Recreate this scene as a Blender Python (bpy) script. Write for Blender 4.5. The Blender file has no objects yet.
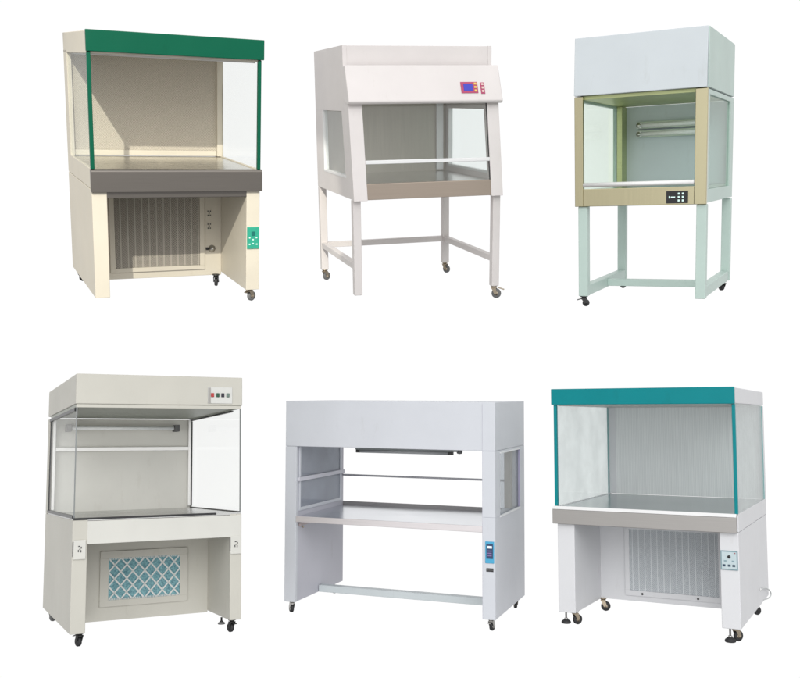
import bpy, bmesh, math
from mathutils import Vector, Matrix
# rotation rows and base corner of each bench, metres, seen from the camera
POSE = {
    1: ([[0.897465, -0.438284, 0.049633], [0.434577, 0.859349, -0.269559], [0.075492, 0.26349, 0.961704]], [-1.9608, 6.1228, 0.261]),
    2: ([[0.957307, -0.288912, -0.009636], [0.277663, 0.928282, -0.247377], [0.080415, 0.234141, 0.968871]], [-0.3208, 6.8665, 0.3079]),
    3: ([[0.892472, 0.449578, -0.037056], [-0.449065, 0.87764, -0.167595], [-0.042825, 0.166214, 0.985159]], [1.2356, 6.5961, 0.2707]),
    4: ([[0.893525, -0.448546, -0.020475], [0.446878, 0.88391, 0.137853], [-0.043735, -0.132324, 0.990241]], [-2.1368, 6.1448, -1.9146]),
    5: ([[0.935222, 0.354052, 0.00281], [-0.353649, 0.933714, 0.055766], [0.01712, -0.053148, 0.99844]], [-0.9549, 7.8298, -2.163]),
    6: ([[0.882429, 0.470445, 0.000362], [-0.468889, 0.879447, 0.081946], [0.038233, -0.072482, 0.996637]], [1.1296, 6.8455, -1.967]),
}
C = bpy.context.scene.collection
CAM_H = 3.0
V = Vector

# ------------------------------------------------------------------ materials
def new_mat(name):
    m = bpy.data.materials.new(name); m.use_nodes = True
    nt = m.node_tree
    return m, nt, nt.nodes['Principled BSDF']

def srgb(r, g, b):
    f = lambda v: (v/255/12.92) if v/255 <= .04045 else ((v/255+.055)/1.055)**2.4
    return (f(r), f(g), f(b), 1)

def obj_co(nt, scale=(1,1,1)):
    tc = nt.nodes.new('ShaderNodeTexCoord'); mp = nt.nodes.new('ShaderNodeMapping')
    mp.inputs['Scale'].default_value = scale
    nt.links.new(tc.outputs['Object'], mp.inputs['Vector'])
    return mp.outputs['Vector']

def noise(nt, vec, scale, detail=3, rough=.55):
    n = nt.nodes.new('ShaderNodeTexNoise')
    n.inputs['Scale'].default_value = scale; n.inputs['Detail'].default_value = detail
    n.inputs['Roughness'].default_value = rough
    nt.links.new(vec, n.inputs['Vector']); return n.outputs['Fac']

def ramp(nt, fac, stops):
    r = nt.nodes.new('ShaderNodeValToRGB')
    el = r.color_ramp.elements
    while len(el) < len(stops): el.new(.5)
    for e, (p, c) in zip(el, stops): e.position = p; e.color = c
    nt.links.new(fac, r.inputs['Fac']); return r.outputs['Color']

def bump(nt, b, h, strength, dist=.001):
    n = nt.nodes.new('ShaderNodeBump'); n.inputs['Strength'].default_value = strength
    n.inputs['Distance'].default_value = dist
    nt.links.new(h, n.inputs['Height']); nt.links.new(n.outputs['Normal'], b.inputs['Normal'])

def scl(c, k): return (c[0]*k, c[1]*k, c[2]*k, 1)

def paint(name, col, rough=.42, var=.05, spec=.4):
    """powder-coated sheet steel: faint cloudy tone, orange-peel bump"""
    m, nt, b = new_mat(name)
    v = obj_co(nt)
    f = noise(nt, v, 2.3, 4)
    base = ramp(nt, f, [(.3, scl(col, 1-var)), (.7, scl(col, 1+var*.6))])
    sm = nt.nodes.new('ShaderNodeMapRange'); sm.inputs['From Min'].default_value = .60; sm.inputs['From Max'].default_value = .78; sm.inputs['To Max'].default_value = .30
    nt.links.new(noise(nt, obj_co(nt, (7, 7, 2.2)), 1.7, 6, .68), sm.inputs['Value'])
    mxc = nt.nodes.new('ShaderNodeMix'); mxc.data_type = 'RGBA'
    nt.links.new(sm.outputs[0], mxc.inputs[0]); nt.links.new(base, mxc.inputs[6]); mxc.inputs[7].default_value = (col[0]*.72, col[1]*.69, col[2]*.64, 1)
    nt.links.new(mxc.outputs[2], b.inputs['Base Color'])
    rr = nt.nodes.new('ShaderNodeMapRange'); rr.inputs['To Min'].default_value = rough-.06; rr.inputs['To Max'].default_value = rough+.08
    nt.links.new(noise(nt, v, 9, 3), rr.inputs['Value']); nt.links.new(rr.outputs[0], b.inputs['Roughness'])
    b.inputs['Specular IOR Level'].default_value = spec
    # sheet metal is never perfectly flat, plus orange peel
    mx = nt.nodes.new('ShaderNodeMath'); mx.operation = 'MULTIPLY_ADD'
    nt.links.new(noise(nt, v, 420, 2), mx.inputs[0]); mx.inputs[1].default_value = .06
    nt.links.new(noise(nt, v, 3.1, 1), mx.inputs[2])
    bump(nt, b, mx.outputs[0], .7, .006)
    return m

def steel(name, col, rough=.3, stretch=(2, 2, 160), metal=1.0, streak=1.0):
    m, nt, b = new_mat(name)
    v = obj_co(nt, stretch)
    f = noise(nt, v, 3, 4, .7)
    nt.links.new(ramp(nt, f, [(.25, scl(col, 1-.12*streak)), (.75, scl(col, 1+.08*streak))]), b.inputs['Base Color'])
    rr = nt.nodes.new('ShaderNodeMapRange'); rr.inputs['To Min'].default_value = rough-.05; rr.inputs['To Max'].default_value = rough+.1
    nt.links.new(f, rr.inputs['Value']); nt.links.new(rr.outputs[0], b.inputs['Roughness'])
    b.inputs['Metallic'].default_value = metal
    bump(nt, b, f, .06, .0006)
    b.inputs['Anisotropic'].default_value = .4
    return m

def plain(name, col, rough=.5, metal=0.0):
    m, nt, b = new_mat(name)
    v = obj_co(nt)
    nt.links.new(ramp(nt, noise(nt, v, 60, 3), [(.3, scl(col, .96)), (.7, scl(col, 1.03))]), b.inputs['Base Color'])
    b.inputs['Roughness'].default_value = rough; b.inputs['Metallic'].default_value = metal
    return m

def glass(name, tint, refl=1.0, film=0.0, film_col=(.7, .7, .7, 1)):
    """thin pane: tinted straight-through light plus a Fresnel reflection, patchy film for frosting or a painted-in reflection"""
    m = bpy.data.materials.new(name); m.use_nodes = True; nt = m.node_tree; nt.nodes.clear()
    out = nt.nodes.new('ShaderNodeOutputMaterial'); tr = nt.nodes.new('ShaderNodeBsdfTransparent')
    gl = nt.nodes.new('ShaderNodeBsdfGlossy'); mix = nt.nodes.new('ShaderNodeMixShader'); fr = nt.nodes.new('ShaderNodeLayerWeight')
    df = nt.nodes.new('ShaderNodeBsdfDiffuse'); mx2 = nt.nodes.new('ShaderNodeMixShader')
    tr.inputs['Color'].default_value = tint; gl.inputs['Roughness'].default_value = .02
    k5 = nt.nodes.new('ShaderNodeMath'); k5.operation = 'POWER'; k5.inputs[1].default_value = 5
    ka = nt.nodes.new('ShaderNodeMath'); ka.operation = 'MULTIPLY_ADD'; ka.inputs[1].default_value = .5*refl; ka.inputs[2].default_value = .022*refl
    nt.links.new(fr.outputs['Facing'], k5.inputs[0]); nt.links.new(k5.outputs[0], ka.inputs[0])
    df.inputs['Color'].default_value = film_col
    fr.inputs['Blend'].default_value = .5; nt.links.new(ka.outputs[0], mix.inputs['Fac']); nt.links.new(tr.outputs[0], mix.inputs[1]); nt.links.new(gl.outputs[0], mix.inputs[2])
    mp = nt.nodes.new('ShaderNodeMapRange'); mp.inputs['From Min'].default_value = .35; mp.inputs['From Max'].default_value = .75
    mp.inputs['To Min'].default_value = film*.5; mp.inputs['To Max'].default_value = film*1.5
    nt.links.new(noise(nt, obj_co(nt), 3.2, 4), mp.inputs['Value'])
    nt.links.new(mp.outputs[0], mx2.inputs['Fac']); nt.links.new(mix.outputs[0], mx2.inputs[1]); nt.links.new(df.outputs[0], mx2.inputs[2])
    nt.links.new(mx2.outputs[0], out.inputs['Surface'])
    return m

def weave(name, light, dark, step=.011, axes='xz', contrast=1.0, rough=.75, yvar=.3):
    """perforated / woven sheet: small dark holes on a regular pitch, uneven tone"""
    m, nt, b = new_mat(name)
    tc = nt.nodes.new('ShaderNodeTexCoord'); sp = nt.nodes.new('ShaderNodeSeparateXYZ')
    nt.links.new(tc.outputs['Object'], sp.inputs[0])
    outs = []
    for a in (0, 2):
        q = nt.nodes.new('ShaderNodeMath'); q.operation = 'MULTIPLY'; q.inputs[1].default_value = 2*math.pi/step
        nt.links.new(sp.outputs[a], q.inputs[0])
        s_ = nt.nodes.new('ShaderNodeMath'); s_.operation = 'SINE'; nt.links.new(q.outputs[0], s_.inputs[0]); outs.append(s_.outputs[0])
    p = nt.nodes.new('ShaderNodeMath'); p.operation = 'MULTIPLY'; nt.links.new(outs[0], p.inputs[0]); nt.links.new(outs[1], p.inputs[1])
    nz = noise(nt, tc.outputs['Object'], 90, 3, .6)
    ma = nt.nodes.new('ShaderNodeMath'); ma.operation = 'MULTIPLY_ADD'; nt.links.new(p.outputs[0], ma.inputs[0]); ma.inputs[1].default_value = .28*contrast
    nt.links.new(nz, ma.inputs[2])
    nt.links.new(ramp(nt, ma.outputs[0], [(.25, dark), (.7, light)]), b.inputs['Base Color'])
    b.inputs['Roughness'].default_value = rough
    bump(nt, b, p.outputs[0], .4, .002)
    return m

def pleats(name, light, dark, pitch=.02):
    m, nt, b = new_mat(name)
    v = obj_co(nt, (1, 1, .05))
    w = nt.nodes.new('ShaderNodeTexWave'); w.wave_type = 'BANDS'; w.bands_direction = 'X'
    w.inputs['Scale'].default_value = .314/pitch; w.inputs['Distortion'].default_value = 1.2; w.inputs['Detail'].default_value = 3
    w.inputs['Detail Scale'].default_value = 3
    nt.links.new(v, w.inputs['Vector'])
    n = noise(nt, obj_co(nt, (30, 1, 1.4)), 2, 4, .7)
    a = nt.nodes.new('ShaderNodeMath'); a.operation = 'MULTIPLY_ADD'; nt.links.new(w.outputs['Fac'], a.inputs[0]); a.inputs[1].default_value = .4
    nt.links.new(n, a.inputs[2])
    nt.links.new(ramp(nt, a.outputs[0], [(.3, dark), (.95, light)]), b.inputs['Base Color'])
    b.inputs['Roughness'].default_value = .8
    bump(nt, b, w.outputs['Fac'], .3, .002)
    return m

def glow(name, col, s):
    m, nt, b = new_mat(name)
    b.inputs['Base Color'].default_value = col
    b.inputs['Emission Color'].default_value = col; b.inputs['Emission Strength'].default_value = s
    return m

# ------------------------------------------------------------------ mesh builder
class MB:
    def __init__(s): s.bm = bmesh.new(); s.mats = []
    def _mi(s, m):
        if m is None: return 0
        if m not in s.mats: s.mats.append(m)
        return s.mats.index(m)
    def _merge(s, tmp, m, smooth=False):
        mi = s._mi(m); vm = {}
        for v in tmp.verts: vm[v] = s.bm.verts.new(v.co)
        for f in tmp.faces:
            try: g = s.bm.faces.new([vm[v] for v in f.verts])
            except ValueError: continue
            g.material_index = mi; g.smooth = smooth
        tmp.free()
    def box(s, x0, x1, y0, y1, z0, z1, m=None, bev=.003):
        return s.prism([(y0, z0), (y1, z0), (y1, z1), (y0, z1)], x0, x1, m, bev)
    def prism(s, yz, x0, x1, m=None, bev=.003):
        """polygon in the y-z plane extruded along x"""
        t = bmesh.new()
        a = [t.verts.new((x0, y, z)) for y, z in yz]; b = [t.verts.new((x1, y, z)) for y, z in yz]
        n = len(yz); t.faces.new(a); t.faces.new(b[::-1])
        for i in range(n): t.faces.new((a[i], b[i], b[(i+1) % n], a[(i+1) % n]))
        bmesh.ops.recalc_face_normals(t, faces=t.faces)
        if bev: bmesh.ops.bevel(t, geom=list(t.edges), offset=bev, segments=2, profile=.5, affect='EDGES', clamp_overlap=True)
        s._merge(t, m); return s
    def quadslab(s, P, n, th, m=None, bev=0):
        """slab: corners P, thickened by th along n"""
        t = bmesh.new(); n = V(n).normalized()*th
        a = [t.verts.new(V(p)) for p in P]; b = [t.verts.new(V(p)+n) for p in P]; k = len(P)
        t.faces.new(a); t.faces.new(b[::-1])
        for i in range(k): t.faces.new((a[i], b[i], b[(i+1) % k], a[(i+1) % k]))
        bmesh.ops.recalc_face_normals(t, faces=t.faces)
        if bev: bmesh.ops.bevel(t, geom=list(t.edges), offset=bev, segments=2, profile=.5, affect='EDGES', clamp_overlap=True)
        s._merge(t, m); return s
    def tube(s, pts, r, m=None, seg=16, cap=True, r2=None):
        """round bar through the points"""
        t = bmesh.new(); rings = []; pts = [V(p) for p in pts]; up = None
        for i, p in enumerate(pts):
            d = (pts[min(i+1, len(pts)-1)]-pts[max(i-1, 0)]).normalized()
            if up is None: up = V((0, 0, 1)) if abs(d.z) < .9 else V((1, 0, 0))
            u = d.cross(up).normalized(); w = u.cross(d).normalized(); up = w
            rr = r if r2 is None else r+(r2-r)*i/(len(pts)-1)
            rings.append([t.verts.new(p+u*math.cos(2*math.pi*k/seg)*rr+w*math.sin(2*math.pi*k/seg)*rr) for k in range(seg)])
        for a, b in zip(rings, rings[1:]):
            for k in range(seg): t.faces.new((a[k], a[(k+1) % seg], b[(k+1) % seg], b[k]))
        if cap: t.faces.new(rings[0][::-1]); t.faces.new(rings[-1])
        bmesh.ops.recalc_face_normals(t, faces=t.faces)
        s._merge(t, m, True)
        return s
    def lathe(s, prof, o, ax='z', m=None, seg=24):
        """(r, h) profile spun about an axis through o"""
        t = bmesh.new(); o = V(o); rings = []
        e = {'z': (V((1,0,0)), V((0,1,0)), V((0,0,1))), 'x': (V((0,1,0)), V((0,0,1)), V((1,0,0))), 'y': (V((0,0,1)), V((1,0,0)), V((0,1,0)))}[ax] if isinstance(ax, str) else ax
        for r, h in prof:
            rings.append([t.verts.new(o+e[0]*math.cos(2*math.pi*k/seg)*r+e[1]*math.sin(2*math.pi*k/seg)*r+e[2]*h) for k in range(seg)])
        for a, b in zip(rings, rings[1:]):
            for k in range(seg): t.faces.new((a[k], a[(k+1) % seg], b[(k+1) % seg], b[k]))
        t.faces.new(rings[0][::-1]); t.faces.new(rings[-1])
        bmesh.ops.recalc_face_normals(t, faces=t.faces)
        s._merge(t, m, True); return s
    def build(s, name, mat, parent, label=None):
        me = bpy.data.meshes.new(name); s.bm.to_mesh(me); s.bm.free()
        for m in (s.mats or [mat]): me.materials.append(m)
        o = bpy.data.objects.new(name, me); C.objects.link(o); o.parent = parent
        if label: o['label'] = label
        return o

def box(name, parent, mat, x0, x1, y0, y1, z0, z1, bev=.003, label=None):
    return MB().box(x0, x1, y0, y1, z0, z1, mat, bev).build(name, mat, parent, label)

def thing(i, name, label):
    o = bpy.data.objects.new(name, None); C.objects.link(o)
    R, T = POSE[i]
    M = Matrix(((*R[0], T[0]), (*R[1], T[1]), (*R[2], T[2]+CAM_H), (0, 0, 0, 1)))
    o.matrix_world = M; o.empty_display_size = .2
    o['label'] = label; o['category'] = 'clean bench'
    o['group'] = 'laboratory clean benches shown in two rows'
    return o

def holed_side(name, parent, mat, x0, x1, y0, y1, z0, z1, wy0, wy1, wz0, wz1):
    """sheet-metal side with a rectangular window opening, one mesh of four butted bands"""
    b = MB()
    b.box(x0, x1, y0, y1, z0, wz0, mat, .002); b.box(x0, x1, y0, y1, wz1, z1, mat, .002)
    b.box(x0, x1, y0, wy0, wz0, wz1, mat, 0); b.box(x0, x1, wy1, y1, wz0, wz1, mat, 0)
    return b.build(name, mat, parent)

def caster(parent, x, y, z, r=.032, yaw=0.0, lever=False, plate=None, tyre=None, w=.022, lever_dir=1):
    """swivel castor hanging from height z: plate, fork, optional brake lever; the wheel is its sub-part"""
    c, s = math.cos(yaw), math.sin(yaw)
    X = lambda a, b, h: (x+a*c-b*s, y+a*s+b*c, z+h)
    b = MB()
    b.lathe([(.026, 0), (.026, -.006), (.016, -.01), (.016, -.02), (.02, -.024)], (x, y, z), 'z', plate)
    off = r*.55
    for sd in (-1, 1):
        k = sd*(w/2+.005)
        b.quadslab([X(-.016, k, -.018), X(.018, k, -.018), X(off+.012, k, -.024-r*1.0), X(off-.012, k, -.028-r*1.0)], (-s*sd, c*sd, 0), .003, plate)
    b.quadslab([X(-.018, -w/2-.007, -.018), X(.02, -w/2-.007, -.018), X(.02, w/2+.007, -.018), X(-.018, w/2+.007, -.018)], (0, 0, 1), .004, plate)
    hub = V(X(off, 0, -.024-r))
    ax = V((-s, c, 0))
    b.tube([hub-ax*(w/2+.01), hub+ax*(w/2+.01)], .005, plate, 10)
    if lever:
        d = lever_dir
        b.quadslab([X(off+d*.012, -.014, -.016), X(off+d*.06, -.011, -.03), X(off+d*.06, .011, -.03), X(off+d*.012, .014, -.016)], (0, 0, 1), .005, plate)
    o = b.build('castor', plate, parent)
    e = (V((c, s, 0)), V((0, 0, 1)), ax)
    wm = MB()
    wm.lathe([(r*.5, -w/2), (r*.9, -w/2), (r, -w*.3), (r, w*.3), (r*.9, w/2), (r*.5, w/2)], hub, e, tyre)
    wm.lathe([(r*.45, -w/2-.002), (r*.48, -w*.3), (r*.48, w*.3), (r*.45, w/2+.002)], hub, e, plate)
    wm.build('wheel', tyre, o)
    return o

def foot(parent, x, y, z, h=.07, r=.03, stem=None, pad=None):
    """screw-down levelling foot"""
    b = MB()
    b.lathe([(.007, 0), (.007, -h*.55), (.014, -h*.56), (.014, -h*.68)], (x, y, z), 'z', stem, 12)
    b.lathe([(.008, -h*.62), (r*.55, -h*.7), (r*.95, -h*.84), (r, -h*.9), (r, -h), (r*.9, -h-.003)], (x, y, z), 'z', pad)
    return b.build('levelling_foot', pad, parent)

# ------------------------------------------------------------------ shared materials
CHROME = steel('zinc_plate', (.55, .54, .52, 1), .28, (8, 8, 8))
BRONZE = steel('yellow_zinc_plate', (.45, .38, .29, 1), .35, (8, 8, 8))
DARKMET = plain('black_steel', (.05, .05, .05, 1), .4, .6)
RUBBER = plain('black_rubber', (.022, .022, .024, 1), .6)
GREYRUB = plain('grey_rubber', (.14, .14, .14, 1), .6)
BLACK = plain('black_plastic', (.012, .012, .014, 1), .35)
WHITEP = plain('white_plastic', (.78, .78, .77, 1), .4)
TUBE = plain('opal_tube_glass', (.92, .93, .92, 1), .25)

# ------------------------------------------------------------------ 1: cream bench with dark green trim
def bench_green():
    W, D, zl, zw, zh, zt, t, yb = 1.094, 1.04, .70, .825, 1.535, 1.65, .092, .623
    r = thing(1, 'clean_bench', 'cream bench with dark green front band and green-edged glass, crossed by diagonal sunlight shadows')
    cream = paint('cream_paint', (.565, .52, .43, 1), .45)
    green = paint('dark_green_paint', (.0, .075, .04, 1), .34, .05, .18)
    dsteel = steel('brushed_dark_steel', (.15, .137, .125, 1), .34, (.7, .7, 220), .75)
    top = steel('worktop_steel', (.62, .60, .55, 1), .24, (3, 60, 3))
    gl = glass('clear_pane', (.975, .985, .98, 1), .5)
    fil = weave('woven_diffuser_mesh', (.54, .49, .41, 1), (.33, .30, .245, 1), .012, contrast=1.5)
    # carcass
    box('side_panel', r, cream, 0, t, .004, D, 0, zl-.004)
    box('side_panel', r, cream, W-t, W, .004, D, 0, zl-.004)
    box('rear_cabinet', r, cream, t, W-t, yb, D-.002, -.02, zl-.006)
    box('side_skirt', r, cream, 0, .02, .012, D, zl, zw+.002, .002)
    box('side_skirt', r, cream, W-.02, W, .012, D, zl, zw+.002, .002)
    # worktop
    w = box('worktop', r, top, .02, W-.02, .022, .93, zw-.028, zw-.004)
    fl = MB()
    fl.prism([(-.018, zl-.018), (-.012, zw-.012), (-.002, zw+.001), (.022, zw+.001), (.022, zl-.012)], -.004, W+.012, dsteel, .003)
    fl.box(.03, W-.006, .006, .022, zl-.058, zl-.014, dsteel, .004)
    fl.build('front_rail', dsteel, w)
    # upper back
    u = MB()
    u.box(0, .03, .89, D, zw, zh, cream, .002); u.box(W-.045, W, .89, D, zw, zh, cream, .002)
    u.box(.03, W-.045, .905, D, zw, zw+.04, cream, .006); u.box(.03, W-.045, .93, D-.002, zw+.04, zh, cream, 0)
    u = u.build('air_plenum', cream, r)
    box('diffuser_mesh', u, fil, .03, W-.045, .922, .929, zw+.04, zh-.005, 0)
    h = box('hood', r, cream, 0, W, .004, D, zh-.018, zt, .004)
    box('front_band', h, green, -.006, W+.014, -.022, .004, zh-.005, zt+.006, .004)
    box('hood_lining', h, steel('hood_lining_zinc', (.45, .44, .42, 1), .4), .03, W-.03, .03, .89, zh-.026, zh-.018, 0)
    for x0 in (.002, W-.010):
        g = box('side_glass', r, gl, x0, x0+.008, .02, .89, zw+.003, zh-.019, 0)
    box('glass_edge_strip', r, green, -.002, .022, -.008, .019, zw+.002, zh-.006, .003)
    box('glass_edge_strip', r, green, W-.022, W, -.008, .019, zw+.002, zh-.006, .003)
    # lower grille: frame, mesh, upright ribs
    gx0, gx1, gz0, gz1 = .235, .84, .06, .585
    rib = paint('grille_rib_paint', (.37, .34, .285, 1), .5)
    gm = weave('filter_gauze', (.36, .33, .28, 1), (.13, .12, .10, 1), .017, contrast=2.4)
    b = MB()
    b.box(gx0, gx1, yb-.006, yb, gz0, gz1, gm, 0)
    for k in range(12):
        x = gx0+(gx1-gx0)*(k+.5)/12
        b.box(x+.010, x+.020, yb-.009, yb-.006, gz0, gz1, rib, .001)
    for a in ((gx0-.035, gx1+.035, gz0-.03, gz0), (gx0-.035, gx1+.035, gz1, gz1+.028)): b.box(a[0], a[1], yb-.012, yb, a[2], a[3], cream, .002)
    for a in ((gx0-.035, gx0), (gx1, gx1+.035)): b.box(a[0], a[1], yb-.012, yb, gz0, gz1, cream, .002)
    b.build('intake_grille', cream, r)
    for z in (.445, .35):
        s = MB(); s.box(.893, .929, yb-.003, yb, z-.027, z+.027, cream, .001)
        for dx, dz in ((-.009, .012), (.009, .012), (0, -.002), (-.008, -.018), (.008, -.018)): s.box(.911+dx-.004, .911+dx+.004, yb-.005, yb-.003, z+dz-.005, z+dz+.005, BLACK, .001)
        s.build('socket', cream, r)
    s = MB(); s.lathe([(.026, 0), (.026, -.006), (.015, -.01), (.012, -.028), (.004, -.032)], (.93, yb, .18), 'y', CHROME); s.box(.885, .905, yb-.016, yb, .172, .19, BLACK, .003)
    s.build('gas_tap', CHROME, r)
    # control plate on the right leg
    cp = plain('green_control_foil', (.02, .30, .20, 1), .35)
    c = box('control_panel', r, cp, W-t+.004, W-.004, -.002, .005, .288, .438, .002)
    k = MB(); wp = plain('pale_print', (.55, .78, .68, 1), .4); dk = plain('dark_green_print', (.0, .12, .10, 1), .3)
    x0 = W-t+.004
    k.box(x0+.03, x0+.055, -.004, -.002, .378, .408, dk, .001)
    for dx, z in ((.012, .36), (.060, .36), (.036, .347), (.012, .315), (.062, .315), (.036, .32)): k.box(x0+dx, x0+dx+.011, -.004, -.002, z, z+.009, wp, .001)
    k.build('key_pad', dk, c)
    caster(r, W-.05, .06, 0, .034, .5, True, BRONZE, GREYRUB, lever_dir=-1)
    caster(r, .955, .60, -.01, .034, 1.2, False, DARKMET, RUBBER)
    caster(r, .03, .86, 0, .024, .2, False, DARKMET, RUBBER)
    return r

# ------------------------------------------------------------------ 2: pinkish white cabinet with slanted sash on an open stand
def bench_sash():
    W, D, zb, zw, zh, zs, zt = 1.125, 1.20, .69, .79, 1.352, 1.60, 1.75
    r = thing(2, 'safety_cabinet', 'pinkish white cabinet with slanted glass sash and red and blue display on open stand')
    pw = paint('pinkish_white_paint', (.70, .66, .645, 1), .42)
    wh = paint('white_trim_paint', (.80, .80, .80, 1), .4)
    stt = steel('warm_steel', (.42, .35, .29, 1), .3, (.7, .7, 180), .7)
    inn = steel('liner_steel', (.50, .46, .405, 1), .42, (60, 3, .8), .55)
    top = steel('tray_steel', (.74, .73, .71, 1), .2, (3, 60, 3))
    gl = glass('green_tint_pane', (.968, .982, .978, 1), 1.0)
    fy = lambda z: -.02+(z-zb)/(zh-zb)*.115          # y of the slanted front at height z
    def side(x0, x1):
        b = MB(); wz0, wz1 = .835, 1.30; wy0, wy1 = .85, .24
        wb = 1.09 if x0 > .5 else .93
        wy0 = wb
        b.prism([(fy(zb), zb), (D, zb), (D, wz0), (fy(wz0), wz0)], x0, x1, pw, .001)
        b.prism([(fy(wz1), wz1), (D, wz1), (D, zt), (.235, zt), (.23, zs), (.13, zs)], x0, x1, pw, .001)
        b.prism([(wy0, wz0), (D, wz0), (D, wz1), (wy0, wz1)], x0, x1, pw, 0)
        b.prism([(fy(wz0), wz0), (.215, wz0), (.30, wz1), (fy(wz1), wz1)], x0, x1, pw, 0)
        o = b.build('side_panel', pw, r)
        g = MB(); xm = (x0+x1)/2
        g.prism([(.22, wz0+.004), (wy0-.004, wz0+.004), (wy0-.004, wz1-.004), (.303, wz1-.004)], xm-.003, xm+.003, gl, 0)
        g.build('side_window', gl, o)
        f = MB(); xo, xi = x0-.003, x1+.003
        f.prism([(wy0-.016, wz0), (wy0+.004, wz0), (wy0+.004, wz1), (wy0-.016, wz1)], xo, xi, wh, .001)
        f.prism([(.205, wz0-.004), (wy0-.017, wz0-.004), (wy0-.017, wz0+.014), (.207, wz0+.014)], xo, xi, wh, .001)
        f.build('window_frame', wh, o)
    side(0, .03); side(W-.03, W)
    # roof box and back
    b = MB(); b.box(.03, W-.03, .237, D, zs-.01, zt-.0015, pw, .002); b.box(.03, W-.03, .085, D-.06, 1.39, 1.405, pw, 0)
    b.build('roof_box', pw, r)
    box('back_wall', r, inn, .03, W-.03, D-.05, D-.002, zb+.01, zs-.011, .001)
    ln = MB(); ln.box(W-.12, W-.06, D-.075, D-.05, .80, 1.388, wh, .004); ln.build('corner_strip', wh, r)
    # front hood with rounded lower edge
    h = MB(); h.prism([(.045, zh-.006), (.030, zh+.012), (.135, zs+.012), (.20, zs+.008), (.20, zh+.03), (.09, zh-.006)], -.012, W+.014, pw, .008)
    h = h.build('front_hood', pw, r)
    # display on slanted face
    ny, nz = -(zs-zh), (.135-.030); L = math.hypot(ny, nz); n = V((0, ny/L, nz/L))
    def fp(x, z, o=0.0):
        y = .030+(z-zh-.012)/(zs-zh)*(.135-.030)
        return V((x, y, z))+n*o
    red = plain('red_violet_foil', (.42, .045, .13, 1), .35); blue = plain('blue_lcd', (.03, .03, .45, 1), .2); yel = plain('yellow_key', (.75, .5, .12, 1), .4)
    def slab(b, x0, x1, z0, z1, o, th, m): b.quadslab([fp(x0, z0, o), fp(x1, z0, o), fp(x1, z1, o), fp(x0, z1, o)], n, th, m)
    b = MB(); slab(b, .825, .953, 1.415, 1.492, .0005, .004, red); slab(b, .975, 1.005, 1.41, 1.488, .0005, .004, red)
    d = b.build('display_panel', red, h)
    b = MB(); slab(b, .845, .915, 1.43, 1.478, .0045, .002, blue); d2 = b.build('screen', blue, d)
    b = MB(); kp = plain('key_ring', (.72, .55, .5, 1), .4)
    for q in range(3):
        slab(b, .926, .945, 1.424+q*.024, 1.438+q*.024, .0045, .003, yel)
    b.build('key_pad', yel, d)
    b = MB()
    for q in range(3): slab(b, .982, .998, 1.420+q*.024, 1.434+q*.024, .0045, .003, kp)
    b.build('key_pad', kp, d)
    # pillars
    for x0, x1 in ((.03, .098), (W-.088, W-.03)):
        MB().prism([(fy(zb)-.004, zb-.006), (.035, zb-.006), (.14, zh), (fy(zh)-.004, zh)], x0-.032 if x0 < .5 else x0, x1 if x0 < .5 else x1+.032, pw, .002).build('front_pillar', pw, r)
    # sash glass + handle bar
    MB().quadslab([(.098, fy(.80)+.012, .80), (W-.088, fy(.80)+.012, .80), (W-.088, fy(zh)+.012, zh+.02), (.098, fy(zh)+.012, zh+.02)], (0, 1, -.1), .005, gl).build('sash_glass', gl, r)
    MB().box(.098, W-.088, fy(.95)-.006, fy(.95)+.012, .935, .962, wh, .004).build('sash_handle', wh, r)
    MB().quadslab([(W-.094, fy(.8)+.006, .80), (W-.088, fy(.8)+.006, .80), (W-.088, fy(zh)+.006, zh), (W-.094, fy(zh)+.006, zh)], (0, 1, 0), .006, BLACK).build('sash_gasket', BLACK, r)
    # tray
    b = MB(); b.box(.03, W-.03, .03, D-.05, zw-.03, zw, top, .002); w = b.build('worktop', top, r)
    b = MB(); b.box(.098, W-.088, -.008, .029, zb-.002, zw+.012, stt, .003); b.build('front_rail', stt, w)
    box('base_pan', r, stt, .03, W-.03, .03, D-.05, zb, zb+.02, .001)
    b = MB(); b.tube([(.03, .25, 1.0), (.07, .25, 1.0), (.085, .25, 1.0)], .012, wh, 12); b.tube([(.075, .25, .975), (.075, .25, 1.03)], .009, wh, 10); b.build('gas_tap', wh, r)
    # stand
    s = .058
    for x, y in ((0, .02), (W-s, .02), (0, D-s), (W-s, D-s)):
        box('leg', r, pw, x, x+s, y, y+s, 0, zb-.003, .004)
    zr = .185
    box('stand_rail', r, pw, .006, s-.006, .02+s, D-s, zr, zr+.045, .003)
    box('stand_rail', r, pw, W-s+.006, W-.006, .02+s, D-s, zr, zr+.045, .003)
    box('stand_rail', r, pw, s, W-s, D-s+.006, D-.006, zr, zr+.045, .003)
    caster(r, .03, D-.03, 0, .034, .5, False, BRONZE, GREYRUB)
    caster(r, W-.03, D-.03, 0, .034, -1.0, False, BRONZE, GREYRUB)
    caster(r, W-.03, .05, 0, .036, -.6, True, BRONZE, GREYRUB)
    return r

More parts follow.
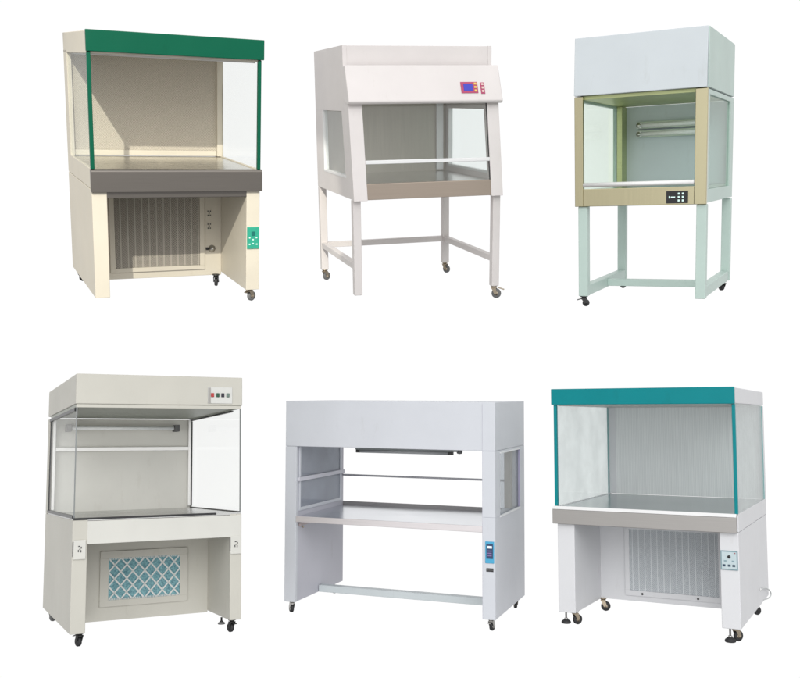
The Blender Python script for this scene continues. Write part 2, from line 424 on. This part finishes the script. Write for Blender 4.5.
# ------------------------------------------------------------------ 3: tall pale green bench with champagne steel window frame
def bench_tall():
    W, D, zb, zh, zt = .850, 1.15, .65, 1.371, 1.75
    r = thing(3, 'clean_bench', 'tall pale green bench with champagne steel window frame and tall plain white hood')
    hd = paint('cool_white_paint', (.585, .63, .655, 1), .4, .03)
    gr = paint('pale_green_paint', (.50, .62, .57, 1), .38)
    ch = steel('champagne_steel', (.52, .475, .31, 1), .2, (60, 3, .8), 1.0, .3)
    olv = steel('olive_lining', (.50, .55, .28, 1), .36, (3, 3, 40), .7)
    bk = paint('blue_grey_paint', (.66, .73, .77, 1), .45)
    top = steel('worktop_steel_green', (.42, .48, .40, 1), .22, (3, 60, 3))
    gl = glass('sea_green_pane', (.88, .95, .92, 1), 1.0)
    gl2 = glass('pale_green_pane', (.94, .99, .95, 1), 1.0)
    h = MB(); h.prism([(.005, zt), (D-.02, zt), (D-.02, zh+.004), (-.028, zh+.004)], -.012, W-.006, hd, .003)
    h = h.build('hood', hd, r)
    box('hood_side', h, gr, W-.0055, W+.002, .012, D-.021, zh+.006, zt-.003, .001)
    MB().box(.02, W-.03, .03, D-.06, zh-.02, zh+.003, olv, .001).build('hood_lining', olv, h)
    # front frame
    zw = .765
    b = MB()
    b.box(-.014, .044, -.012, .02, zb-.008, zh-.001, ch, .003)
    b.box(.774, W, -.012, .02, zb-.008, zh-.001, ch, .003)
    b.box(.044, .774, -.010, .02, zb-.008, zw-.006, ch, .003)
    b.build('front_frame', ch, r)
    b = MB(); b.tube([(.046, -.008, .786), (.772, -.008, .786)], .015, WHITEP, 20); b.build('sash_roller', WHITEP, r)
    # sides
    holed_side('side_panel', r, gr, W-.028, W-.001, .021, D, zb, zh-.004, .075, 1.0, .735, 1.335)
    box('side_window', r, gl, W-.018, W-.012, .075, 1.0, .735, 1.335, 0)
    holed_side('side_panel', r, gr, .001, .028, .021, D, zb, zh-.004, .06, .96, .70, 1.335)
    box('side_window', r, gl2, .012, .018, .06, .96, .70, 1.335, 0)
    MB().box(.0285, .068, .965, D-.04, zw, zh-.021, olv, .002).build('rear_post', olv, r)
    box('back_wall', r, bk, .028, W-.028, D-.038, D-.002, zb+.01, zh-.02, .001)
    box('worktop', r, top, .028, W-.028, .02, D-.04, zw-.03, zw-.01, .002)
    box('base_pan', r, gr, .028, W-.028, .02, D-.04, zb-.004, zb+.02, .001)
    # two tube lamps
    for z in (1.205, 1.140):
        f = MB(); f.box(.16, .67, D-.10, D-.041, z-.024, z+.028, paint('lamp_white', (.7, .78, .68, 1), .3), .006)
        f = f.build('lamp_fitting', None, r)
        g = MB(); g.tube([(.20, D-.118, z), (.66, D-.118, z)], .016, TUBE, 18); g.build('lamp_tube', TUBE, f)
        g = MB(); g.box(.165, .20, D-.14, D-.1005, z-.022, z+.022, WHITEP, .005); g.lathe([(.017, 0), (.017, -.004)], (.182, D-.141, z), 'y', CHROME, 14); g.build('lamp_holder', WHITEP, f)
    # controls
    c = box('control_panel', r, BLACK, .598, .736, -.016, -.010, .652, .732, .002)
    k = MB(); ky = glow('lit_key', (.62, .85, .78, 1), .25)
    for a in range(2):
        for q in range(3): k.box(.672+a*.026, .684+a*.026, -.018, -.016, .664+q*.022, .676+q*.022, ky, .001)
    k.box(.615, .622, -.018, -.016, .685, .699, ky, 0); k.box(.628, .655, -.018, -.016, .688, .696, ky, 0)
    k.build('key_pad', ky, c)
    # stand
    s = .068
    for x, y in ((0, .0), (W-s, .0), (0, D-s), (W-s, D-s)):
        box('leg', r, gr, x+.004, x+s, y+.004, y+s, .026, zb-.009, .004)
    for x in (.004, W-s):
        box('stand_rail', r, gr, x+.003, x+s-.006, s, D-s, .028, .10, .004)
    box('stand_rail', r, gr, s-.003, W-s+.003, D/2-.03, D/2+.03, .036, .086, .004)
    caster(r, .035, .03, .026, .024, .2, True, DARKMET, RUBBER, lever_dir=-1)
    caster(r, .035, D-.06, .026, .024, .2, False, DARKMET, RUBBER)
    caster(r, W-.04, D-.10, .026, .024, 2.4, False, DARKMET, RUBBER)
    return r

# ------------------------------------------------------------------ 4: warm grey bench with overhanging canopy and lattice grille
def bench_canopy():
    W, D, zw, zc, zt, t, yg, yb = 1.147, 1.50, .735, 1.475, 1.70, .096, 1.38, .575
    r = thing(4, 'clean_bench', 'warm grey bench with row of four small switches above and teal lattice filter below')
    wg = paint('warm_grey_paint', (.57, .555, .495, 1), .45)
    lt = paint('light_grey_paint', (.66, .655, .61, 1), .42)
    bkm = paint('ivory_back_paint', (.78, .765, .71, 1), .5)
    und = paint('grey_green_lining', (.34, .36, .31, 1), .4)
    top = steel('worktop_steel_grey', (.52, .52, .51, 1), .24, (3, 60, 3))
    al = steel('pale_aluminium', (.80, .79, .77, 1), .35, (.7, 40, 40), .6, .4)
    gl = glass('clear_thin_pane', (.985, .99, .985, 1), .5)
    # pedestals
    for x0, x1 in ((0, t), (W-t+.012, W)):
        box('side_panel', r, wg, x0, x1, .0, D, 0, zw-.006, .003)
    box('rear_cabinet', r, wg, t, W-t+.012, yb, D-.002, -.012, zw-.03, .001)
    box('apron', r, lt, t-.002, W-.005, -.004, .02, zw-.165, zw-.014, .003)
    # filter door below
    fx0, fx1, fz0, fz1 = .275, .905, .085, .475
    gx0, gx1, gz0, gz1 = .335, .85, .13, .425
    d = MB()
    d.box(fx0, fx1, yb-.014, yb, fz0, gz0, wg, .002); d.box(fx0, fx1, yb-.014, yb, gz1, fz1, wg, .002)
    d.box(fx0, gx0, yb-.014, yb, gz0, gz1, wg, 0); d.box(gx1, fx1, yb-.014, yb, gz0, gz1, wg, 0)
    d = d.build('filter_door', wg, r)
    teal = weave('teal_filter_wool', (.30, .56, .60, 1), (.03, .13, .18, 1), .007, contrast=.8)
    box('filter_mat', d, teal, gx0, gx1, yb-.005, yb-.001, gz0, gz1, 0)
    l = MB(); lw = paint('lattice_white', (.72, .74, .72, 1), .4)
    nx = 6; px = (gx1-gx0)/nx; pz = (gz1-gz0)/3
    def clipline(x0, z0, sx):
        # straight strip from (x0, z0) rising with slope pz/px*sx, clipped to the opening
        pts = []
        a0, a1 = 0.0, 1e9
        dx, dz = sx*px, pz
        lo, hi = -1e9, 1e9
        for o_, dd, mn, mxx in ((x0, dx, gx0, gx1), (z0, dz, gz0, gz1)):
            u, v_ = (mn-o_)/dd, (mxx-o_)/dd
            lo = max(lo, min(u, v_)); hi = min(hi, max(u, v_))
        if hi-lo < .05: return
        p, q = V((x0+dx*lo, yb-.008, z0+dz*lo)), V((x0+dx*hi, yb-.008, z0+dz*hi))
        d_ = (q-p).normalized(); nn = V((-d_.z, 0, d_.x))*.0052
        l.quadslab([p-nn, q-nn, q+nn, p+nn], (0, -1, 0), .003, lw)
    for k in range(-3, 8): clipline(gx0+px*k, gz0, 1); clipline(gx0+px*(k+1), gz0, -1)
    for k in range(52):                      # scalloped wire edge of the opening
        x = gx0+(gx1-gx0)*(k+.5)/52
        l.box(x-.0026, x+.0026, yb-.011, yb-.007, gz0, gz0+.012, lw, 0); l.box(x-.0026, x+.0026, yb-.011, yb-.007, gz1-.012, gz1, lw, 0)
    l.build('lattice', lw, d)
    # worktop
    w = box('worktop', r, top, .004, W-.004, .004, yg, zw-.013, zw+.004, .002)
    b = MB(); b.box(.004, W*.84, -.004, .012, zw-.006, zw+.008, BLACK, .001); b.build('worktop_gasket', BLACK, w)
    # rear housing, canopy
    u = MB(); u.box(0, W, yg+.012, D, zw-.004, zc, wg, .002); u.box(.02, W-.02, yg, yg+.011, zw+.004, zc-.002, bkm, 0); u.build('back_wall', wg, r)
    c = MB(); c.box(0, W+.004, 0, D, zc+.022, zt, wg, .005); c = c.build('canopy', wg, r)
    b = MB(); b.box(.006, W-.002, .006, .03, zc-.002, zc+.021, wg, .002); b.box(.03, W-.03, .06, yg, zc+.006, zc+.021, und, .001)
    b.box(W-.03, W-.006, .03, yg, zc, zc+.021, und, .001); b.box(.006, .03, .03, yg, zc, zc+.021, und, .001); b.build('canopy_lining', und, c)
    # side panes with black gaskets
    for x0 in (.006, W-.012):
        g = box('side_glass', r, gl, x0, x0+.006, .01, yg, zw+.008, zc-.002, 0)
        k = MB(); xa, xb = (x0-.008, x0-.001) if x0 < .5 else (x0-.001+.008, x0+.014)
        k.box(x0-.008, x0+.010, .04 if x0 < .5 else .20, yg+.01, zc-.024 if x0 < .5 else zc-.012, zc-.0025, BLACK, .001)
        k.box(x0-.008, x0+.010, .02, yg+.01, zw+.005, zw+.024 if x0 < .5 else zw+.012, BLACK, .001)
        k.box(x0-.003, x0+.008, yg-.012, yg, zw+.018, zc-.016, DARKMET, .001)
        k.build('glass_gasket', BLACK, g)
        k = MB(); k.box(x0-.001, x0+.007, .006, .0105, zw+.008, zc-.002, steel('glass_edge', (.20, .21, .21, 1), .3), 0); k.build('glass_edge_strip', None, g)
    MB().box(W-.045, W-.022, yg-.035, yg-.002, zw+.02, zc-.004, al, .003).build('rear_post', al, r)
    MB().box(.022, .045, yg-.035, yg-.002, zw+.02, zc-.004, al, .003).build('rear_post', al, r)
    # tube lamp and hanging rail
    f = MB(); f.box(.14, .97, yg-.09, yg-.04, 1.385, 1.42, lt, .004); f = f.build('lamp_fitting', lt, r)
    g = MB(); g.tube([(.15, yg-.11, 1.395), (.96, yg-.11, 1.395)], .014, TUBE, 18); g.build('lamp_tube', TUBE, f)
    for x in (.11, .965): box('lamp_holder', f, GREYRUB if x > .5 else plain('lamp_end_grey', (.33, .32, .31, 1), .5), x, x+.04, yg-.13, yg-.03, 1.37, 1.425, .004)
    g = MB(); g.box(.022, W-.03, yg-.03, yg-.015, 1.215, 1.248, al, .003); g.tube([(.04, yg-.034, 1.232), (.04, yg-.028, 1.232)], .006, DARKMET, 10); g.build('hanging_rail', al, r)
    # switch plate
    s = box('switch_plate', r, paint('switch_plate_grey', (.66, .66, .63, 1), .35), .895, 1.075, -.006, 0, 1.51, 1.628, .003)
    tk = MB(); tk.box(.897, .916, -.008, -.006, 1.513, 1.622, plain('speckled_scale', (.36, .35, .33, 1), .5), 0); tk.build('printed_scale', None, s)
    for k, (x, cc) in enumerate(((.928, (.45, .03, .03, 1)), (.967, (.01, .08, .04, 1)), (1.003, (.015, .012, .03, 1)), (1.041, (.14, .20, .17, 1)))):
        box('switch', s, plain('switch_colour_%d' % k, cc, .3), x-.011, x+.011, -.014, -.006, 1.556, 1.584, .003)
    # socket plates on the legs
    for x0, z0 in ((.008, .475), (W-.082, .452)):
        p = box('socket', r, lt, x0, x0+.078, -.010, .0, z0, z0+.125, .003)
        m = MB()
        for dx, dz, ww, hh in ((.030, .082, .012, .006), (.046, .070, .006, .012), (.028, .048, .006, .014), (.044, .046, .006, .014), (.036, .064, .008, .005)): m.box(x0+dx, x0+dx+ww, -.012, -.010, z0+dz, z0+dz+hh, DARKMET, 0)
        m.build('socket_holes', BLACK, p)
        m = MB(); m.box(x0-.006, x0+.001, -.009, -.001, z0+.02, z0+.115, GREYRUB, .001); m.build('socket_hinge', GREYRUB, p)
    caster(r, .07, .05, 0, .032, 1.9, True, DARKMET, RUBBER, lever_dir=1)
    caster(r, .05, D-.14, 0, .034, .8, False, DARKMET, GREYRUB)
    caster(r, W-.055, .04, 0, .032, 1.9, True, DARKMET, RUBBER, lever_dir=-1)
    foot(r, W-.09, .18, 0, .045, .026, DARKMET, GREYRUB)
    return r

# ------------------------------------------------------------------ 5: wide blue-grey double-sided bench, open through
def bench_open():
    W, D, zw, zo, zt, t = 1.795, .96, .70, 1.275, 1.65, .102
    r = thing(5, 'clean_bench', 'wide blue-grey bench open right through, with blue control strip on its right leg')
    bg = paint('blue_grey_white_paint', (.635, .655, .70, 1), .4, .03)
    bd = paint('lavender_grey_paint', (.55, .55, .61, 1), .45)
    wt = steel('pinkish_steel_edge', (.74, .70, .71, 1), .35, (.7, .7, 160), .5)
    top = steel('worktop_steel_blue', (.72, .74, .78, 1), .2, (3, 60, 3))
    gl = glass('grey_pane', (.88, .90, .92, 1), 1.0, .10, (.5, .5, .48, 1))
    wh = paint('white_bead_paint', (.8, .81, .82, 1), .35)
    c = MB(); c.box(0, W, 0, D, zo, zt, bg, .004); c.build('hood', bg, r)
    # left leg: closed hollow panel with framed inner window
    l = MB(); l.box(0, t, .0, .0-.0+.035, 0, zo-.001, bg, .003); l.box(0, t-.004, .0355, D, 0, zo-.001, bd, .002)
    l = l.build('side_panel', bg, r)
    fr = MB(); x0, x1 = t-.003, t+.006
    fr.box(x0, x1, .05, .075, zw+.04, zo-.004, bg, .002); fr.box(x0, x1, D-.09, D-.06, zw+.04, zo-.004, bg, .002); fr.box(x0, x1, .075, D-.09, zw+.04, zw+.065, bg, .002)
    fr.build('window_frame', bg, l)
    box('side_window', l, gl, t-.0035, t+.001, .076, D-.091, zw+.066, zo-.004, 0)
    # right leg with window opening right through
    b = MB()
    b.box(W-t, W, 0, D, 0, .77, bg, .003); b.box(W-t, W, 0, .15, .7705, zo-.001, bg, .002)
    b.box(W-t, W, .785, D, .7705, zo-.001, bg, .002); b.box(W-t, W, .1505, .7845, 1.25, zo-.001, bg, .001)
    p = b.build('side_panel', bg, r)
    box('side_window', p, gl, W-.016, W-.010, .151, .784, .771, 1.249, 0)
    box('side_window', p, gl, W-t+.010, W-t+.016, .151, .784, .771, 1.249, 0)
    f = MB(); f.box(W-.004, W+.008, .140, .795, .757, .772, wh, .003); f.box(W-.006, W+.006, .140, .795, 1.248, 1.26, wh, .003)
    f.box(W-.012, W+.004, .778, .79, .772, 1.248, paint('violet_bead', (.48, .45, .62, 1), .4), .002); f.build('window_frame', wh, p)
    f = MB(); f.box(W-.085, W-.03, .60, .67, .772, 1.248, paint('tan_post', (.42, .38, .30, 1), .5), .003); f.build('inner_post', None, p)
    sm = MB(); sm.box(W-t-.0, W-t+.0025, -.0022, .0, .0, zt-.01, bd, 0); sm.build('panel_seam', bd, p)
    # worktop
    w = MB(); w.box(t, W-t, .012, D-.02, zw-.02, zw-.004, top, .002); w = w.build('worktop', top, r)
    e = MB(); e.box(t, W-t, -.004, .012, zw-.046, zw+.002, wt, .003); e.build('front_rail', wt, w)
    e = MB(); e.box(t, W-t, D-.02, D-.004, zw-.045, zw+.028, steel('grey_upstand', (.30, .29, .29, 1), .45, (3, 3, 60), .5), .003); e.build('rear_upstand', None, w)
    e = MB(); e.box(t, t+.012, .05, .38, zw-.085, zw-.058, plain('bracket_paint', (.5, .42, .42, 1), .5), .002); e.lathe([(.008, 0), (.008, .012)], (t, .12, zw-.1), 'x', BRONZE, 10); e.build('bracket', None, w)
    # cross bars
    MB().box(t, t+.022, .02, D-.02, .985, 1.018, paint('bar_lavender', (.62, .62, .68, 1), .35), .003).build('side_rail', bg, r)
    MB().box(t, W-t, D-.03, D-.012, .958, .975, steel('grey_bar', (.36, .36, .39, 1), .4, (60, 3, 3), .6), .003).build('cross_bar', bg, r)
    # lamp
    f = MB(); f.box(.44, 1.36, .44, .51, 1.232, zo-.001, paint('lamp_grey', (.24, .26, .26, 1), .5), .003); f = f.build('lamp_fitting', None, r)
    g = MB(); g.tube([(.46, .475, 1.218), (1.27, .475, 1.218)], .014, plain('grey_tube_glass', (.4, .41, .42, 1), .3), 16); g.build('lamp_tube', None, f)
    g = MB(); g.box(.435, .47, .46, .49, 1.205, 1.232, DARKMET, .004); g.build('lamp_holder', DARKMET, f); g = MB(); g.box(1.27, 1.31, .46, .49, 1.205, 1.232, DARKMET, .004); g.lathe([(.018, 0), (.022, .02), (.018, .04)], (1.345, .475, 1.235), 'x', GREYRUB, 14); g.build('lamp_holder', DARKMET, f)
    box('cross_beam', r, paint('pale_beam', (.60, .65, .67, 1), .4), t, W-t, .44, .51, .002, .060, .004)
    # controls on right leg
    cb = plain('sky_blue_foil', (.06, .38, .62, 1), .35)
    cp = box('control_panel', r, cb, 1.716, 1.786, -.006, 0, .425, .59, .004)
    k = MB(); dk = plain('navy_foil', (.02, .05, .13, 1), .3); lg = glow('lit_readout', (.75, .82, .85, 1), .3); vi = plain('violet_print', (.25, .15, .38, 1), .4)
    k.box(1.726, 1.778, -.008, -.006, .46, .572, dk, .001); k.box(1.735, 1.77, -.0095, -.008, .538, .556, lg, .001)
    for z in (.515, .498, .48): k.box(1.735, 1.768, -.0095, -.008, z, z+.007, vi, 0)
    k.build('key_pad', dk, cp)
    n = MB(); n.box(1.724, 1.780, -.004, 0, .362, .388, BLACK, .001)
    for q in range(4): n.box(1.731+q*.012, 1.739+q*.012, -.005, -.004, .371, .379, GREYRUB, 0)
    n.build('name_plate', BLACK, r)
    caster(r, .055, .04, 0, .036, 2.4, False, CHROME, RUBBER)
    caster(r, W-.045, .04, 0, .034, 1.4, True, CHROME, RUBBER, lever_dir=-1)
    caster(r, W-.05, D-.12, 0, .034, 2.0, False, BRONZE, RUBBER)
    caster(r, .05, D-.12, 0, .034, .3, False, BRONZE, RUBBER)
    return r

# ------------------------------------------------------------------ 6: white bench with turquoise band
def bench_teal():
    W, D, zl, zw, zh, zt, t, yg, yb = 1.265, 1.42, .635, .752, 1.487, 1.60, .136, 1.385, .655
    r = thing(6, 'clean_bench', 'white bench with turquoise front band, pleated grey back wall and white cord behind')
    wp = paint('soft_white_paint', (.69, .695, .715, 1), .4, .03)
    teal = paint('turquoise_paint', (.0, .225, .25, 1), .32, .05, .2)
    stl = steel('brushed_front_steel', (.40, .385, .37, 1), .34, (.7, .7, 200), .75)
    top = steel('worktop_steel_cool', (.50, .53, .54, 1), .2, (3, 60, 3))
    gl = glass('aqua_pane', (.95, .98, .975, 1), 1.3, .13, (.55, .57, .58, 1))  # grey film painted into the panes in place of a reflected interior
    fil = pleats('pleated_filter', (.82, .84, .84, 1), (.70, .72, .725, 1), .014)
    box('side_panel', r, wp, .010, t, .012, D, 0, zl-.004, .004)
    box('side_panel', r, wp, W-t+.012, W-.002, .012, D, 0, zl-.004, .004)
    box('rear_cabinet', r, wp, t, W-t+.012, yb, D-.002, .004, zl-.006, .001)
    box('side_skirt', r, wp, .004, .02, .016, D, zl, zw+.002, .002)
    box('side_skirt', r, wp, W-.02, W, .016, D, zl, zw+.002, .002)
    w = box('worktop', r, top, .02, W-.02, .02, yg, zw-.03, zw-.002, .002)
    b = MB(); b.prism([(-.022, zl-.004), (-.022, zw-.02), (-.006, zw+.003), (.02, zw+.003), (.02, zl-.004)], -.016, W-.008, stl, .003)
    b.build('front_rail', stl, w)
    b = MB(); b.quadslab([(-.016, -.0235, zw-.017), (W-.008, -.0235, zw-.017), (W-.008, -.008, zw+.004), (-.016, -.008, zw+.004)], (0, -.8, .6), .0025, paint('edge_highlight_paint', (.82, .82, .82, 1), .2)); b.build('worktop_edge_highlight', None, w)  # thin white strip painted in as the highlight on the rail's rounded edge
    u = MB(); u.box(0, .075, yg, D, zw, zh, wp, .002); u.box(W-.03, W, yg-.03, D, zw, zh, wp, .002); u.box(.075, W-.03, yg+.012, D-.002, zw, zh, wp, 0)
    u = u.build('air_plenum', wp, r)
    box('pleated_filter', u, fil, .075, W-.03, yg+.002, yg+.011, zw, zh-.002, 0)
    h = box('hood', r, wp, 0, W, .004, D, zh+.006, zt, .004)
    box('front_band', h, teal, -.016, W+.002, -.024, .004, zh+.002, zt+.004, .004)
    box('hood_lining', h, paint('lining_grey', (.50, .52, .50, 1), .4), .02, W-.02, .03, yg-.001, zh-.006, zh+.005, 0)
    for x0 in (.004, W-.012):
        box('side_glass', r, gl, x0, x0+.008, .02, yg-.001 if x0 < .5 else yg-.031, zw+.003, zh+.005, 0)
    box('glass_edge_strip', r, teal, -.002, .020, -.010, .019, zw+.004, zh+.001, .003)
    box('glass_edge_strip', r, teal, W-.020, W+.002, -.010, .019, zw+.004, zh+.001, .003)
    box('rear_glass_strip', r, plain('aqua_seal', (.20, .42, .42, 1), .4), .002, .014, yg-.012, yg-.0015, zw+.004, zh, .001)
    box('rear_glass_strip', r, plain('aqua_seal_right', (.20, .42, .42, 1), .4), W-.014, W-.001, yg-.042, yg-.0315, zw+.004, zh, .001)
    # grille
    gx0, gx1, gz0, gz1 = .365, 1.02, .085, .545
    rb = paint('rib_white', (.66, .69, .71, 1), .45); gm = weave('grey_gauze', (.58, .61, .63, 1), (.38, .41, .44, 1), .015, contrast=2.2)
    b = MB(); b.box(gx0, gx1, yb-.006, yb, gz0, gz1, gm, 0)
    for k in range(14):
        x = gx0+(gx1-gx0)*(k+.5)/14
        b.box(x-.003, x+.004, yb-.010, yb-.006, gz0, gz1, rb, .001)
    for a in ((gx0-.035, gx1+.035, gz0-.04, gz0), (gx0-.035, gx1+.035, gz1, gz1+.035)): b.box(a[0], a[1], yb-.014, yb, a[2], a[3], wp, .002)
    for a in ((gx0-.035, gx0), (gx1, gx1+.035)): b.box(a[0], a[1], yb-.014, yb, gz0, gz1, wp, .002)
    g = b.build('intake_grille', wp, r)
    for x in (.46, .87):
        for z in (gz0-.022, gz1+.020): MB().lathe([(.008, 0), (.008, -.004), (.004, -.007)], (x, yb-.014, z), 'y', DARKMET, 12).build('grille_screw', DARKMET, g)
    # controls
    cp = plain('blue_grey_foil', (.22, .33, .37, 1), .35); ci = plain('pale_blue_foil', (.52, .62, .65, 1), .35)
    x0 = W-t+.018
    c = box('control_panel', r, cp, x0-.002, x0+.108, .006, .013, .385, .512, .002)
    k = MB(); k.box(x0+.006, x0+.100, .0045, .006, .393, .504, ci, 0)
    k.lathe([(.011, 0), (.010, -.006)], (x0+.053, .0045, .472), 'y', BLACK, 14)
    for dx in (.028, .078): k.box(x0+dx-.008, x0+dx+.008, .002, .0045, .441, .449, cp, 0)
    for dx in (.02, .053, .082): k.box(x0+dx-.009, x0+dx+.009, .002, .0045, .408, .422, plain('ink_blue', (.03, .06, .10, 1), .4), .001)
    k.box(x0+.086, x0+.094, .002, .0045, .494, .5, plain('dark_red_print', (.3, .05, .06, 1), .4), 0)
    k.build('key_pad', ci, c)
    foot(r, .06, .03, .0, .075, .034, CHROME, RUBBER); caster(r, .105, .10, 0, .036, .9, False, BRONZE, RUBBER)
    caster(r, .15, .66, .004, .036, .2, False, BRONZE, RUBBER)
    foot(r, W-.075, -.0+.03, .0, .085, .036, CHROME, RUBBER); caster(r, W-.05, .10, 0, .036, .9, False, BRONZE, RUBBER)
    foot(r, W-.06, D-.30, .0, .05, .028, DARKMET, RUBBER); caster(r, W-.05, D-.40, 0, .032, .9, False, DARKMET, RUBBER)
    pts = []
    P0, P1, P2, P3 = V((W+.002, .95, .115)), V((W+.02, 1.25, .12)), V((W+.03, 1.78, -.09)), V((W-.01, 1.0, .03))
    for k in range(25):
        a = k/24; pts.append(P0*(1-a)**3+P1*3*a*(1-a)**2+P2*3*a*a*(1-a)+P3*a**3)
    MB().tube(pts, .0045, paint('cord_white', (.6, .62, .62, 1), .5), 10).build('power_cord', None, r)
    MB().lathe([(.012, 0), (.010, .006)], (W-.001, .95, .115), 'x', WHITEP, 14).build('cord_grommet', WHITEP, r)
    return r

for f in (bench_green, bench_sash, bench_tall, bench_canopy, bench_open, bench_teal): f()

# ------------------------------------------------------------------ camera
cam = bpy.data.cameras.new('camera'); co = bpy.data.objects.new('camera', cam); C.objects.link(co)
co.location = (0, 0, CAM_H); co.rotation_euler = (math.radians(90), 0, 0)
cam.sensor_width = 36; cam.lens = 36*950/800; cam.clip_end = 200; cam.clip_start = .05
bpy.context.scene.camera = co

# ------------------------------------------------------------------ white studio surround
wd = bpy.data.worlds.new('World'); bpy.context.scene.world = wd; wd.use_nodes = True
nt = wd.node_tree; bgn = nt.nodes['Background']
tc = nt.nodes.new('ShaderNodeTexCoord'); sp = nt.nodes.new('ShaderNodeSeparateXYZ'); nt.links.new(tc.outputs['Generated'], sp.inputs[0])
def mr(src, a, b, c, d):
    n = nt.nodes.new('ShaderNodeMapRange'); n.interpolation_type = 'SMOOTHSTEP'
    for k, v in zip(('From Min', 'From Max', 'To Min', 'To Max'), (a, b, c, d)): n.inputs[k].default_value = v
    nt.links.new(src, n.inputs['Value']); return n.outputs[0]
def mth(op, a, b):
    n = nt.nodes.new('ShaderNodeMath'); n.operation = op
    for k, v in enumerate((a, b)):
        if isinstance(v, (int, float)): n.inputs[k].default_value = v
        else: nt.links.new(v, n.inputs[k])
    return n.outputs[0]
SIDE, BEHIND, ZEN, NAD = .46, .82, .85, .30
front = mr(sp.outputs['Y'], .46, .70, 0, 1.02-SIDE)
boxes = mth('MULTIPLY', mth('ADD', mr(sp.outputs['X'], -.62, -.52, 0, 1), mr(sp.outputs['X'], -.16, -.06, 0, -1)), mr(sp.outputs['Z'], -.30, -.20, 0, 1))  # unseen bright panels added behind the viewpoint, for reflections in steel and glass
boxes2 = mth('MULTIPLY', mth('ADD', mr(sp.outputs['X'], .10, .2, 0, 1), mr(sp.outputs['X'], .60, .72, 0, -1)), mr(sp.outputs['Z'], -.15, -.02, 0, 1))
behind = mth('MULTIPLY', mr(sp.outputs['Y'], -.25, -.7, 0, 1), mth('ADD', BEHIND-SIDE, mth('MULTIPLY', mth('ADD', boxes, boxes2), 1.0)))
up = mr(sp.outputs['Z'], .35, .85, 0, ZEN-SIDE)
dn = mr(sp.outputs['Z'], -.45, -.80, 1, NAD)
nt.links.new(mth('MULTIPLY', mth('ADD', mth('ADD', mth('ADD', SIDE, front), behind), up), dn), bgn.inputs['Strength'])
bgn.inputs['Color'].default_value = (1, 1, 1, 1)

def lamp(name, kind, loc, target, energy, **kw):
    l = bpy.data.lights.new(name, kind); o = bpy.data.objects.new(name, l); C.objects.link(o)
    l.energy = energy; o.location = loc
    o.rotation_euler = (V(target)-V(loc)).to_track_quat('-Z', 'Y').to_euler()
    for k, v in kw.items(): setattr(l, k, v)
    return o
# broad soft key from above the camera
lamp('soft_key', 'AREA', (1.2, -2.5, 7.5), (0, 6.5, 3), 260, size=5.0)
# hard narrow spot on the green-banded bench only (the one photographed in sun)
R1, T1 = POSE[1]; M1 = Matrix(R1)
ctr = V(T1)+V((0, 0, CAM_H))+M1 @ V((.547, .45, .80))
dr = (M1 @ V((.47, 1, -.74))).normalized()
lamp('sun_spot', 'SPOT', ctr-dr*9, ctr, 3400, spot_size=math.radians(14.6), spot_blend=.05, shadow_soft_size=.035, color=(1, .965, .86))

sc = bpy.context.scene
sc.view_settings.view_transform = 'Standard'; sc.view_settings.look = 'None'
sc.view_settings.exposure = 0; sc.view_settings.gamma = 1
sc.cycles.transparent_max_bounces = 24; sc.cycles.max_bounces = 10; sc.cycles.diffuse_bounces = 4
sc.cycles.use_denoising = True
